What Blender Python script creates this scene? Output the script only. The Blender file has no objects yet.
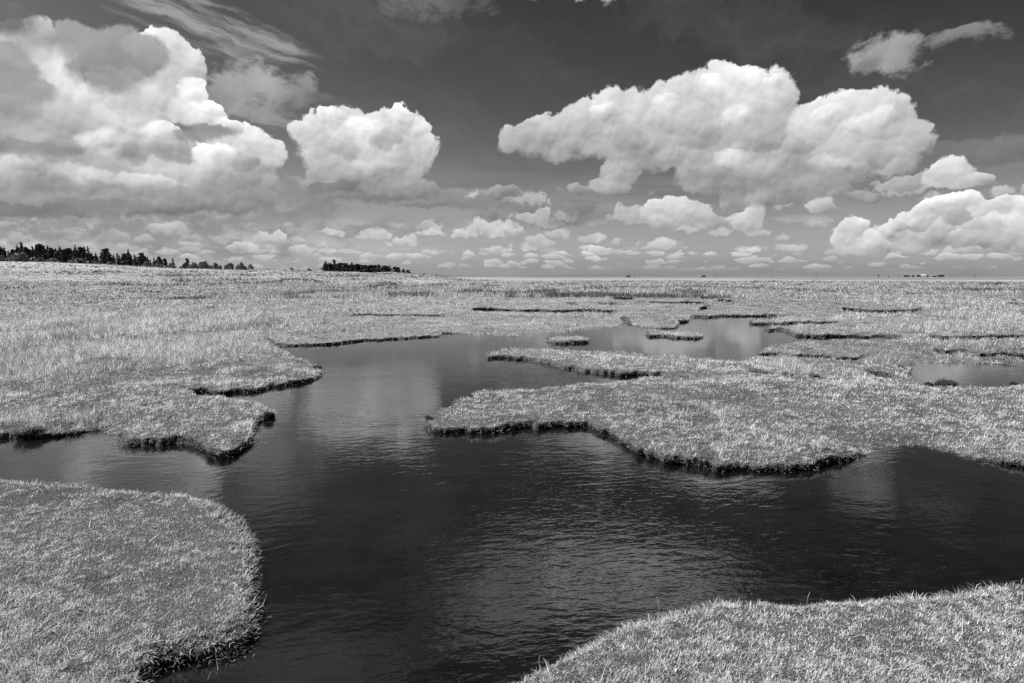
import bpy, bmesh, math, random
import numpy as np
from mathutils import Vector, noise as mnoise
from mathutils.geometry import delaunay_2d_cdt

random.seed(7); rng = np.random.default_rng(7)
S = bpy.context.scene
COL = S.collection
R = math.radians

# ------------------------------------------------------------------ camera
TILT = R(5.395); F = 683.0; EYE = 1.75          # eye height above the water (water is z = 0)
TURF = 0.105                                     # turf stands this much above the water
cam_d = bpy.data.cameras.new('camera'); cam_d.lens = 24; cam_d.sensor_width = 36
cam_d.clip_start = 0.05; cam_d.clip_end = 20000
cam = bpy.data.objects.new('camera', cam_d); COL.objects.link(cam)
cam.location = (0, 0, EYE); cam.rotation_euler = (R(90) - TILT, 0, 0)
S.camera = cam

# ------------------------------------------------------------------ render and exposure (black-and-white photograph)
S.view_settings.view_transform = 'Standard'; S.view_settings.look = 'None'
S.view_settings.exposure = 0.65; S.view_settings.gamma = 1.0; S.view_settings.use_curve_mapping = False
S.render.engine = 'CYCLES'
S.cycles.max_bounces = 4; S.cycles.diffuse_bounces = 2; S.cycles.glossy_bounces = 3
S.cycles.transmission_bounces = 3; S.cycles.transparent_max_bounces = 4
S.cycles.use_denoising = False; S.cycles.sample_clamp_direct = 5.0; S.cycles.sample_clamp_indirect = 1.0

# ------------------------------------------------------------------ sun
SUN_EL = R(50); SUN_AZ = R(-84)                 # azimuth from +Y towards +X
sd = Vector((math.sin(SUN_AZ) * math.cos(SUN_EL), math.cos(SUN_AZ) * math.cos(SUN_EL), math.sin(SUN_EL)))
sl = bpy.data.lights.new('sun', 'SUN'); sl.energy = 5.0; sl.angle = R(0.5); sl.color = (1.0, 0.995, 0.99)
so = bpy.data.objects.new('sun', sl); COL.objects.link(so)
so.rotation_euler = (-sd).to_track_quat('-Z', 'Y').to_euler(); so.location = (0, 0, 30)

# ------------------------------------------------------------------ helpers for node trees
class NT:
    def __init__(s, tree): s.t = tree
    def n(s, kind, **kw):
        nd = s.t.nodes.new(kind)
        for k, v in kw.items(): setattr(nd, k, v)
        return nd
    def put(s, sock, v):
        if v is None: return
        if hasattr(v, 'is_output') or isinstance(v, bpy.types.NodeSocket): s.t.links.new(v, sock)
        else:
            try: sock.default_value = v
            except Exception: sock.default_value = (v, v, v)
    def m(s, op, a=None, b=None, c=None, clamp=False):
        nd = s.n('ShaderNodeMath', operation=op); nd.use_clamp = clamp
        for i, v in enumerate((a, b, c)): s.put(nd.inputs[i], v)
        return nd.outputs[0]
    def v(s, op, a=None, b=None, c=None, scale=None):
        nd = s.n('ShaderNodeVectorMath', operation=op)
        for i, x in enumerate((a, b, c)): s.put(nd.inputs[i], x)
        if scale is not None: s.put(nd.inputs['Scale'], scale)
        return nd.outputs['Value'] if op in ('DOT_PRODUCT', 'LENGTH', 'DISTANCE') else nd.outputs['Vector']
    def sep(s, a):
        nd = s.n('ShaderNodeSeparateXYZ'); s.put(nd.inputs[0], a); return nd.outputs
    def com(s, x=0, y=0, z=0):
        nd = s.n('ShaderNodeCombineXYZ')
        for i, q in enumerate((x, y, z)): s.put(nd.inputs[i], q)
        return nd.outputs[0]
    def noise(s, vec, scale=1, detail=4, rough=0.5, dist=0, lac=2.0, color=False, dims='3D'):
        nd = s.n('ShaderNodeTexNoise', noise_dimensions=dims)
        s.put(nd.inputs['Vector'], vec); s.put(nd.inputs['Scale'], scale); s.put(nd.inputs['Detail'], detail)
        s.put(nd.inputs['Roughness'], rough); s.put(nd.inputs['Distortion'], dist); s.put(nd.inputs['Lacunarity'], lac)
        return nd.outputs['Color'] if color else nd.outputs[0]
    def ss(s, x, a, b, lo=0.0, hi=1.0):
        nd = s.n('ShaderNodeMapRange', interpolation_type='SMOOTHSTEP')
        for i, q in enumerate((x, a, b, lo, hi)): s.put(nd.inputs[i], q)
        return nd.outputs[0]
    def lin(s, x, a, b, lo=0.0, hi=1.0):
        nd = s.n('ShaderNodeMapRange')
        for i, q in enumerate((x, a, b, lo, hi)): s.put(nd.inputs[i], q)
        return nd.outputs[0]
    def mix(s, f, a, b):
        return s.m('ADD', s.m('MULTIPLY', a, s.m('SUBTRACT', 1.0, f)), s.m('MULTIPLY', b, f))

def lin(v):                                     # 8-bit grey to linear light
    v = v / 255.0
    return v / 12.92 if v <= 0.04045 else ((v + 0.055) / 1.055) ** 2.4

def ray(px, py):
    x = (px - 512.0) / F; y = (341.5 - py) / F
    return Vector((x, math.cos(TILT) + y * math.sin(TILT), -math.sin(TILT) + y * math.cos(TILT)))
def on_sky(px, py):                             # azimuth and elevation of a direction, in units of 1/683 rad
    d = ray(px, py).normalized()
    return math.atan2(d.x, d.y) * F, math.asin(d.z) * F

# ------------------------------------------------------------------ sky: Nishita sky seen through a red filter, with clouds
W = bpy.data.worlds.new('World'); S.world = W; W.use_nodes = True
W.node_tree.nodes.clear(); N = NT(W.node_tree)
out = N.n('ShaderNodeOutputWorld')
sky = N.n('ShaderNodeTexSky', sky_type='NISHITA'); sky.sun_disc = False
sky.sun_elevation = SUN_EL; sky.sun_rotation = SUN_AZ; sky.altitude = 0; sky.air_density = 1.0; sky.dust_density = 1.0; sky.ozone_density = 1.0
sc = N.n('ShaderNodeSeparateColor'); N.t.links.new(sky.outputs[0], sc.inputs[0])
d = N.n('ShaderNodeTexCoord').outputs['Generated']
dx, dy, dz = N.sep(N.v('NORMALIZE', d))
U = N.m('MULTIPLY', N.m('ARCTAN2', dx, dy), F)
V = N.m('MULTIPLY', N.m('ARCSINE', dz), F)
P = N.com(U, V, 0)
blue = N.m('MULTIPLY', N.m('POWER', N.m('MULTIPLY', sc.outputs[0], 0.1), 2.2), 2.3)

# cloud lumps: centre x, y, half width, half height, tone (8-bit grey of the lump's middle)
G_BACK = [  # distant grey layers and veils, also unseen clouds overhead
 (60,215,190,34,146),(250,200,130,30,142),(150,245,190,22,150),(380,190,90,16,138),(330,225,150,14,150),(250,88,48,29,166),(232,82,24,16,176),(262,78,22,14,180),(218,97,22,14,140),(294,98,30,16,140),(306,86,10,10,150),
 (320,98,26,8,108),(470,196,60,9,150),(980,152,105,13,122),(1060,140,80,14,124),(540,215,70,16,128),
 (600,-54,170,44,285),(690,-66,110,46,270),(500,-80,110,46,200),(760,-150,200,60,170),(300,-160,150,50,160),(200,-260,200,60,150),(700,-330,220,70,165),  # clouds above the view, first ones overbright to strengthen the water's reflection
 (420,-2,60,20,112),(470,-4,40,16,96),(880,55,34,16,165),(905,64,26,13,150),(962,42,40,9,130),(903,46,20,11,165),(890,60,20,14,172),(975,36,30,7,140),(870,66,16,8,130),
]
G_MAIN = [
 # the long cumulus on the right
 (528,134,30,19,176),(552,130,36,24,188),(585,124,42,31,192),(612,112,34,31,204),(650,118,46,36,196),(688,108,46,40,200),(722,95,38,35,210),(738,84,30,24,222),
 (768,96,30,32,206),(745,125,62,42,192),(690,140,56,30,182),(640,140,46,20,176),(812,122,30,26,206),(842,112,34,27,212),(872,120,36,33,204),(900,138,26,28,190),(850,146,60,26,190),
 (790,152,54,26,184),(760,174,64,22,158),(720,168,44,20,156),(800,182,52,18,170),(830,172,34,16,164),(765,190,50,12,168),(660,148,50,20,168),(790,168,60,16,162),(719,180,36,14,166),(622,166,22,20,176),(612,182,26,12,168),(578,184,14,9,160),(820,201,14,8,178),(862,190,20,5,150),
 (676,210,38,18,202),(700,216,30,10,178),(745,213,26,11,196),(755,203,12,13,200),(729,195,13,16,160),(948,168,21,15,206),(964,178,24,9,192),(906,176,17,9,168),(500,187,22,8,150),
 # bank low on the right
 (858,222,9,9,222),(872,233,10,8,216),(884,226,9,7,214),(893,219,10,8,222),(906,211,10,8,226),(917,207,9,8,228),(928,203,10,8,230),(941,201,9,8,232),(952,199,10,8,232),(964,198,9,7,232),(975,201,9,7,228),(986,205,10,7,222),(998,204,9,7,222),(1010,202,10,8,224),(1022,200,9,8,226),(940,222,14,9,196),(975,222,16,9,192),(905,228,14,8,190),
 (851,228,11,16,212),(866,240,20,9,200),(897,217,9,8,208),(1034,205,18,11,216),(928,234,44,9,176),(985,236,32,9,182),(996,220,12,9,206),(1016,218,14,9,210),(955,213,16,8,170),(925,217,14,8,176),(1012,229,16,8,186),(960,232,14,8,204),
 (1046,228,24,12,190),(1075,212,30,16,200),(905,241,44,6,178),
 # middle left cumulus
 (318,128,26,21,206),(345,124,34,25,218),(372,136,42,30,214),(392,122,22,18,210),(412,124,18,17,220),(422,142,18,20,210),(352,152,54,28,192),(392,160,38,26,182),(350,176,60,14,158),(400,184,50,14,154),
 # the great bank on the left
 (-30,60,50,46,150),(8,46,22,22,205),(40,42,28,24,170),(50,58,26,22,236),(40,80,26,18,226),(58,70,18,20,232),(30,62,18,18,214),(44,98,22,14,206),(20,95,44,34,150),(-40,120,70,60,160),(58,112,44,26,190),
 (28,132,60,36,182),(105,108,48,30,200),(128,122,44,30,208),(162,46,24,20,214),(140,40,16,13,220),(152,38,16,13,226),(130,92,34,22,206),(150,100,30,22,210),(118,80,26,18,196),(184,60,20,20,206),(178,86,28,28,196),(186,104,20,16,236),(206,112,22,17,238),(222,128,26,16,226),
 (250,138,24,21,224),(270,148,18,17,220),(215,112,14,14,224),(150,150,54,30,206),(196,160,52,24,196),(235,172,46,20,168),(80,160,70,30,178),(30,178,80,26,160),(110,190,90,20,158),(200,192,80,16,150),
]
N_BIG = len(G_MAIN)
G_MAIN += [ # smaller billows with shaded hollows between them
 (602,106,15,10,224),(630,132,20,11,166),(668,98,14,11,222),(700,128,22,12,170),(712,82,13,10,232),(735,108,20,12,234),(762,132,22,13,168),(778,82,12,11,226),(800,140,18,12,172),
 (832,106,14,10,228),(858,118,16,11,232),(880,110,12,10,222),(880,146,18,12,168),(565,142,20,9,168),(672,146,18,10,190),(735,150,24,10,206),(830,160,22,9,200),
 (335,112,12,9,232),(362,122,16,11,234),(384,134,15,11,176),(345,142,18,11,178),(398,112,11,9,230),(372,160,24,10,200),
 (100,132,22,14,228),(60,138,20,12,160),(132,146,20,11,164),(160,126,18,11,228),(168,142,22,11,172),(212,148,20,10,228),(20,160,24,12,208),(196,88,12,11,242),(232,122,12,9,240),(84,168,26,10,208),(140,176,28,9,204),(240,158,18,9,170)]
G_MAIN = [b + ((6.0,) if i >= N_BIG else ()) for i, b in enumerate(G_MAIN)]
G_FRONT = [ # darker scraps drifting in front of the great bank
 (84,50,25,25,166),(78,42,18,17,170),(112,50,38,25,160),(138,60,26,22,158),(98,76,32,16,152),(0,20,30,18,110),(14,66,18,20,160),(14,90,28,16,166),(213,133,26,8,152),(192,137,18,6,158),(8,150,60,10,150),(10,210,60,7,128),(100,205,40,6,140),(330,188,30,6,132),(380,200,60,3,132),(440,208,60,3,136)]

warp = N.v('SUBTRACT', N.noise(P, 1/58.0, 5, 0.56, color=True, dims='2D'), (0.5, 0.5, 0.5))
warp2 = N.v('SUBTRACT', N.noise(P, 1/15.0, 3, 0.55, color=True, dims='2D'), (0.5, 0.5, 0.5))
PW = N.v('ADD', N.v('MULTIPLY_ADD', warp, (26.0, 22.0, 0.0), P), N.v('MULTIPLY', warp2, (9.0, 9.0, 0.0)))
PB = N.v('MULTIPLY_ADD', warp, (12.0, 12.0, 0.0), P)
def lumps(blobs, coord, drop=0.0, k=1.03):
    acc = (0.0, 0.0, 0.0); aw = 0.0; aq = 0.0
    for (cx, cy, rx, ry, tone, *bold) in blobs:
        if rx < 13: rx, ry = rx*1.12, ry*1.12
        u, v = on_sky(cx, cy+drop); t = lin(tone)
        rx *= k; ry *= k
        q = N.v('MULTIPLY_ADD', coord, (1/rx, 1/ry, 0), (-u/rx, -v/ry, t))
        w = N.m('MAXIMUM', N.m('SUBTRACT', 1 + t*t, N.v('DOT_PRODUCT', q, q)), 0.0)
        w2 = N.m('MULTIPLY', w, w)
        w4 = N.m('MULTIPLY', w2, w2) if not bold else N.m('MULTIPLY', w2, bold[0]); aw = N.m('ADD', w2, aw)
        acc = N.v('ADD', N.v('SCALE', q, scale=w4), acc); aq = N.m('ADD', w4, aq)
    avg = N.v('SCALE', acc, scale=N.m('DIVIDE', 1.0, N.m('MAXIMUM', aq, 1e-6)))
    return N.m('SQRT', N.m('MAXIMUM', aw, 0.0)), avg
# billowy relief: noise sampled here and a little towards the light
def billow(c, full=True):
    tot = None
    for size, amp, sh in ((40.0, 1.0, 11.0), (19.0, 0.55, 47.0), (8.5, 0.30, 5.0), (4.0, 0.12, 23.0)):
        b = N.n('ShaderNodeTexVoronoi', voronoi_dimensions='2D', feature='SMOOTH_F1')
        N.put(b.inputs['Vector'], N.v('ADD', c, (sh, sh*1.7, 0))); b.inputs['Scale'].default_value = 1/size; b.inputs['Smoothness'].default_value = 0.35
        q = N.m('MULTIPLY', N.m('MULTIPLY', b.outputs['Distance'], b.outputs['Distance']), -amp)
        tot = q if tot is None else N.m('ADD', tot, q)
    return tot
b0 = billow(PB); b1 = billow(N.v('ADD', PB, (-1.6, 3.6, 0)))
c0 = N.noise(N.v('ADD', PB, (90, 40, 0)), 1/44.0, 2, 0.45, dims='2D'); c1 = N.noise(N.v('ADD', PB, (86, 50, 0)), 1/44.0, 2, 0.45, dims='2D')
relief = N.m('MULTIPLY_ADD', N.m('SUBTRACT', c0, c1), 1.3, N.m('MULTIPLY', N.m('SUBTRACT', b0, b1), 0.95))                # > 0 on the side of a puff that faces the light
LX, LY = -0.30, 0.80
def shade(avg, k_form, k_rel, soft):
    nx, ny, tone = N.sep(avg)
    form = N.m('MULTIPLY_ADD', nx, LX, N.m('MULTIPLY', ny, LY))
    s = N.m('MULTIPLY_ADD', form, k_form, N.m('MULTIPLY', relief, k_rel))
    s = N.m('ADD', s, 1.0)
    return N.m('MULTIPLY', tone, s), ny
nfb = N.noise(P, 1/13.0, 6, 0.62, dims='2D')
nfine = N.m('ADD', N.m('MULTIPLY_ADD', b0, 0.45, 0.22), N.m('MULTIPLY_ADD', nfb, 1.0, -0.5))
f1, a1 = lumps(G_MAIN, PW, 6.0, 1.0); s1, ny1 = shade(a1, 0.50, 0.60, 0)
edge = N.lin(ny1, -0.6, 0.4, 0.50, 0.20)        # crisp tops, ragged soft bases
al1 = N.ss(N.m('MULTIPLY_ADD', nfine, 0.74, f1), 0.17, N.m('ADD', 0.17, edge)); al1 = N.m('MULTIPLY', al1, N.ss(f1, 0.02, 0.14))
fb, ab = lumps(G_BACK, PW); sb, nyb = shade(ab, 0.16, 0.30, 0)
wsp = N.noise(N.v('MULTIPLY_ADD', warp, (20, 20, 0), N.v('MULTIPLY', P, (0.6, 1.0, 0))), 1/17.0, 7, 0.68, dims='2D')
alb = N.m('MULTIPLY', N.m('MULTIPLY', N.ss(N.m('MULTIPLY_ADD', N.m('SUBTRACT', wsp, 0.5), 3.1, fb), 0.15, 1.15), 0.9), N.ss(fb, 0.0, 0.25))
ff, af = lumps(G_FRONT, PW); sf, nyf = shade(af, 0.06, 0.30, 0)
alf = N.m('MULTIPLY', N.ss(N.m('MULTIPLY_ADD', nfine, 0.5, ff), 0.16, N.lin(nyf, -0.5, 0.5, 1.0, 0.5)), N.ss(ff, 0.02, 0.16, 0.0, 0.9))
# rows of small far cumulus over the horizon: each cell of the pattern may hold one flat-based puff
def puffs(cw, ch, off, dens, jit):
    c_ = N.v('ADD', N.v('MULTIPLY', N.v('ADD', P, N.v('MULTIPLY_ADD', warp2, (cw*.55, ch*.9, 0), N.v('MULTIPLY', warp, (cw*.4, ch*.3, 0)))), (1/cw, 1/ch, 0)), (off, off*1.3, 0))
    vo = N.n('ShaderNodeTexVoronoi', voronoi_dimensions='2D', feature='F1'); N.put(vo.inputs['Vector'], c_); vo.inputs['Scale'].default_value = 1.0
    cr_ = N.n('ShaderNodeSeparateColor'); N.t.links.new(vo.outputs['Color'], cr_.inputs[0])
    lx_, ly_, lz_ = N.sep(N.v('SUBTRACT', c_, vo.outputs['Position']))
    rad = N.m('MULTIPLY', N.m('MAXIMUM', N.m('SUBTRACT', cr_.outputs[0], dens), 0.0), 0.72/(1-dens))
    flat = N.m('MULTIPLY', N.m('MAXIMUM', N.m('MULTIPLY', ly_, -1.0), 0.0), 0.8)
    dd = N.m('ADD', N.m('ADD', vo.outputs['Distance'], flat), N.m('MULTIPLY_ADD', nfb, -0.55, 0.27))
    al = N.ss(N.m('SUBTRACT', rad, dd), -0.05, 0.16)
    tn = N.m('MULTIPLY_ADD', ly_, 0.42, N.m('MULTIPLY_ADD', cr_.outputs[1], 0.14, N.m('MULTIPLY', N.m('SUBTRACT', b0, b1), 0.35)))
    return N.m('MULTIPLY', al, N.lin(cr_.outputs[2], 0, 1, .68, 1.0)), tn
big = N.noise(N.v('MULTIPLY', P, (1/170.0, 1/40.0, 0)), 1.0, 2, 0.5, dims='2D')
pa1, pt1 = puffs(46.0, 23.0, 3.3, 0.20, 0); pa2, pt2 = puffs(31.0, 13.0, 8.1, -0.12, 0); pa3, pt3 = puffs(20.0, 7.0, 5.7, -0.15, 0)
pa1 = N.m('MULTIPLY', N.m('MULTIPLY', pa1, N.ss(U, -170.0, -40.0)), N.m('MULTIPLY', N.ss(V, 38.0, 48.0), N.ss(V, 98.0, 72.0)))
pa2 = N.m('MULTIPLY', pa2, N.m('MULTIPLY', N.ss(V, 18.0, 26.0), N.ss(V, 58.0, 46.0)))
pa3 = N.m('MULTIPLY', N.m('MULTIPLY', pa3, 0.85), N.m('MULTIPLY', N.ss(V, 5.0, 11.0), N.ss(V, 32.0, 22.0)))
puffbase = N.ss(U, -420.0, -100.0, 0.36, 0.52)
veil = N.m('MULTIPLY', N.ss(V, 130.0, 30.0), N.ss(N.noise(N.v('MULTIPLY', P, (1/140.0, 1/12.0, 0)), 1.0, 4, 0.6, dims='2D'), 0.30, 0.75))
# streaks of high thin cloud at upper left
th = R(-14)
cS = N.v('ADD', P, N.v('MULTIPLY', warp, (30.0, 14.0, 0)))
su = N.v('DOT_PRODUCT', cS, (math.cos(th), math.sin(th), 0)); sv = N.v('DOT_PRODUCT', cS, (-math.sin(th), math.cos(th), 0))
st = N.noise(N.com(N.m('MULTIPLY', su, 1/70.0), N.m('MULTIPLY', sv, 1/9.0), 3), 1.0, 5, 0.6, dims='2D')
c0u, c0v = on_sky(200, 22); e0 = c0u*math.cos(th)+c0v*math.sin(th); e1 = -c0u*math.sin(th)+c0v*math.cos(th)
ma = N.m('SUBTRACT', 1.0, N.m('ADD', N.m('POWER', N.m('MULTIPLY', N.m('SUBTRACT', su, e0), 1/125.0), 2.0), N.m('POWER', N.m('MULTIPLY', N.m('SUBTRACT', sv, e1), 1/26.0), 2.0)), clamp=True)
als = N.m('MULTIPLY', N.ss(N.m('MULTIPLY_ADD', N.m('SUBTRACT', st, 0.5), 2.6, ma), 0.30, 1.35, 0, 0.80), N.ss(ma, 0.0, 0.7))
c1u, c1v = on_sky(262, 112); g0 = c1u*math.cos(th)+c1v*math.sin(th); g1 = -c1u*math.sin(th)+c1v*math.cos(th)
mb = N.m('SUBTRACT', 1.0, N.m('ADD', N.m('POWER', N.m('MULTIPLY', N.m('SUBTRACT', su, g0), 1/60.0), 2.0), N.m('POWER', N.m('MULTIPLY', N.m('SUBTRACT', sv, g1), 1/22.0), 2.0)), clamp=True)
als = N.m('MAXIMUM', als, N.m('MULTIPLY', N.ss(N.m('MULTIPLY_ADD', N.m('SUBTRACT', st, 0.5), 2.6, mb), 0.3, 1.2, 0, 0.55), N.ss(mb, 0.0, 0.3)))
col = blue
thin = N.noise(N.v('ADD', N.com(N.m('MULTIPLY', su, 1/330.0), N.m('MULTIPLY', sv, 1/90.0), 7), N.v('SCALE', warp, scale=0.5)), 1.0, 5, 0.6)
col = N.mix(N.ss(thin, 0.45, 0.8, 0.0, 0.16), col, lin(165))
col = N.mix(N.m('MULTIPLY', veil, 0.72), col, lin(164))
col = N.mix(als, col, lin(172))
col = N.mix(alb, col, sb)
for pa, pt in ((pa3, pt3), (pa2, pt2), (pa1, pt1)): col = N.mix(N.m('MULTIPLY', pa, N.ss(big, .30, .55, .55, 1.0)), col, N.m('ADD', pt, puffbase))
col = N.mix(al1, col, s1)
col = N.mix(alf, col, sf)
# haze just over the horizon
col = N.mix(N.ss(V, 26.0, 0.0, 0.0, 0.55), col, lin(158))
bg = N.n('ShaderNodeBackground'); bg.inputs['Strength'].default_value = 2**-0.65
N.t.links.new(N.com(col, col, col), bg.inputs['Color'])
N.t.links.new(bg.outputs[0], out.inputs['Surface'])
W.cycles.sampling_method = 'NONE'

# ------------------------------------------------------------------ materials
def new_mat(name):
    m = bpy.data.materials.new(name); m.use_nodes = True; m.node_tree.nodes.clear()
    T = NT(m.node_tree); o = T.n('ShaderNodeOutputMaterial'); return m, T, o
def grey(T, v): return T.com(v, v, v)
def principled(T, o, base, rough=0.8, bump=None, bstr=0.5, bdist=0.02, spec=0.3):
    p = T.n('ShaderNodeBsdfPrincipled'); T.put(p.inputs['Base Color'], base if not isinstance(base, (int, float)) else (base, base, base, 1))
    T.put(p.inputs['Roughness'], rough); p.inputs['Specular IOR Level'].default_value = spec
    if bump is not None:
        b = T.n('ShaderNodeBump'); b.inputs['Strength'].default_value = bstr; b.inputs['Distance'].default_value = bdist
        T.put(b.inputs['Height'], bump); T.t.links.new(b.outputs[0], p.inputs['Normal'])
    T.t.links.new(p.outputs[0], o.inputs['Surface']); return p
def plain(name, v, rough=0.8, var=0.35, scale=6.0, bstr=0.4):
    m, T, o = new_mat(name); c = T.n('ShaderNodeTexCoord').outputs['Object']
    n = T.noise(c, scale, 5, 0.6)
    principled(T, o, grey(T, T.lin(n, 0.3, 0.7, v*(1-var), v*(1+var))), rough, n, bstr, 0.02); return m

def leaf_mat(name, trans=0.35):                 # blades and leaves: own tone per blade, light shines through them
    m, T, o = new_mat(name)
    a = T.n('ShaderNodeAttribute', attribute_name='tone').outputs['Fac']
    g = grey(T, a)
    d_ = T.n('ShaderNodeBsdfDiffuse'); T.put(d_.inputs[0], g)
    t_ = T.n('ShaderNodeBsdfTranslucent'); T.put(t_.inputs[0], g)
    mx = T.n('ShaderNodeMixShader'); mx.inputs[0].default_value = trans
    T.t.links.new(d_.outputs[0], mx.inputs[1]); T.t.links.new(t_.outputs[0], mx.inputs[2])
    gl = T.n('ShaderNodeBsdfGlossy'); gl.inputs['Roughness'].default_value = 0.45; gl.inputs['Color'].default_value = (.5, .5, .5, 1)
    m2 = T.n('ShaderNodeMixShader'); m2.inputs[0].default_value = 0.05
    T.t.links.new(mx.outputs[0], m2.inputs[1]); T.t.links.new(gl.outputs[0], m2.inputs[2])
    T.t.links.new(m2.outputs[0], o.inputs['Surface']); return m
M_GRASS = leaf_mat('grass_blades', 0.42); M_LEAF = leaf_mat('foliage', 0.15)

# turf: matted roots and old leaves under the blades
M_TURF, T, o = new_mat('turf')
c = T.n('ShaderNodeNewGeometry').outputs['Position']
n1 = T.noise(c, 55, 5, 0.7); n2 = T.noise(c, 0.9, 4, 0.6); n3 = T.noise(T.v('MULTIPLY', c, (0.02, 0.10, 0.1)), 1.0, 5, 0.65)
v = T.lin(n1, 0.3, 0.7, 0.03, 0.15)
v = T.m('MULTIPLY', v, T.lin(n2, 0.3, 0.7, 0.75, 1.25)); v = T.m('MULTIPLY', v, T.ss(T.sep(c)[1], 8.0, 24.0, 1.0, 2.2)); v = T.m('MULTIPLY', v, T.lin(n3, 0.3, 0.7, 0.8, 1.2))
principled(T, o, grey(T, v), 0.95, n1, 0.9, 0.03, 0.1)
# mud of the banks
M_MUD, T, o = new_mat('bank_mud')
c = T.n('ShaderNodeNewGeometry').outputs['Position']
n1 = T.noise(c, 28, 6, 0.7); n2 = T.noise(c, 5, 3, 0.5)
principled(T, o, grey(T, T.m('MULTIPLY', T.lin(n1, 0.35, 0.7, 0.02, 0.13), T.lin(n2, .3, .7, .7, 1.3))), 0.75, n1, 1.0, 0.03, 0.3)
# far marsh
M_FAR, T, o = new_mat('far_marsh')
c = T.n('ShaderNodeNewGeometry').outputs['Position']
cx, cy, cz = T.sep(c)
n1 = T.noise(T.v('MULTIPLY', c, (0.05, 0.02, 0.5)), 1.0, 8, 0.72); n2 = T.noise(T.v('MULTIPLY', c, (0.5, 0.22, 1)), 1.0, 6, 0.7)
v = T.m('MULTIPLY', T.lin(n1, 0.32, 0.68, 0.19, 0.34), T.lin(n2, 0.3, 0.7, 0.75, 1.2))
nb = T.noise(T.v('MULTIPLY', c, (0.004, 0.004, 0)), 1.0, 4, 0.6)
yb = T.m('MULTIPLY_ADD', nb, 120.0, cy)
strip = T.m('MULTIPLY', T.m('MULTIPLY', T.ss(yb, 540, 570), T.ss(yb, 760, 720)), T.ss(cx, 170, 260))
sand = T.m('MULTIPLY', T.ss(yb, 740, 790), T.ss(cx, -150, 200))
v = T.mix(strip, v, 0.06); v = T.mix(sand, v, 0.19)
v = T.mix(T.ss(cz, 2.2, 5.0), v, T.lin(n2, .3, .7, .22, .42))      # dry dune grass and sand on the rise
principled(T, o, grey(T, v), 0.95, n2, 0.6, 0.3, 0.1)
# water
M_WATER, T, o = new_mat('marsh_water')
c = T.n('ShaderNodeNewGeometry').outputs['Position']
w0 = T.noise(c, 0.35, 2, 0.5, color=True)
cw = T.v('ADD', c, T.v('SCALE', w0, scale=0.5))
ang = R(14)
cu = T.v('DOT_PRODUCT', cw, (math.cos(ang), math.sin(ang), 0)); cv = T.v('DOT_PRODUCT', cw, (-math.sin(ang), math.cos(ang), 0))
cr = T.com(T.m('MULTIPLY', cu, 0.58), cv, 0)
r1 = T.noise(cr, 12.0, 3, 0.55); r2 = T.noise(T.v('ADD', T.v('MULTIPLY', c, (0.55, 1, 1)), (9, 3, 0)), 4.5, 3, 0.5); r3 = T.noise(c, 1.3, 2, 0.5)
patch = T.m('MULTIPLY', T.ss(T.noise(c, 0.30, 3, 0.55), 0.40, 0.60, 0.42, 1.0), T.m('MULTIPLY', T.ss(T.sep(c)[1], 3.5, 7.0, 1.0, 0.55), T.ss(T.sep(c)[1], 11.0, 17.0, 1.0, 0.25)))
hgt = T.m('MULTIPLY', T.m('ADD', T.m('MULTIPLY', r1, 0.6), T.m('MULTIPLY_ADD', r2, 0.5, T.m('MULTIPLY', r3, 0.5))), patch)
bedn = T.noise(c, 2.2, 5, 0.62)
pw = principled(T, o, grey(T, T.lin(bedn, 0.35, 0.7, 0.002, 0.007)), 0.055, hgt, 1.0, 0.0085, 0.5)
pw.inputs['IOR'].default_value = 1.52

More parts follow.
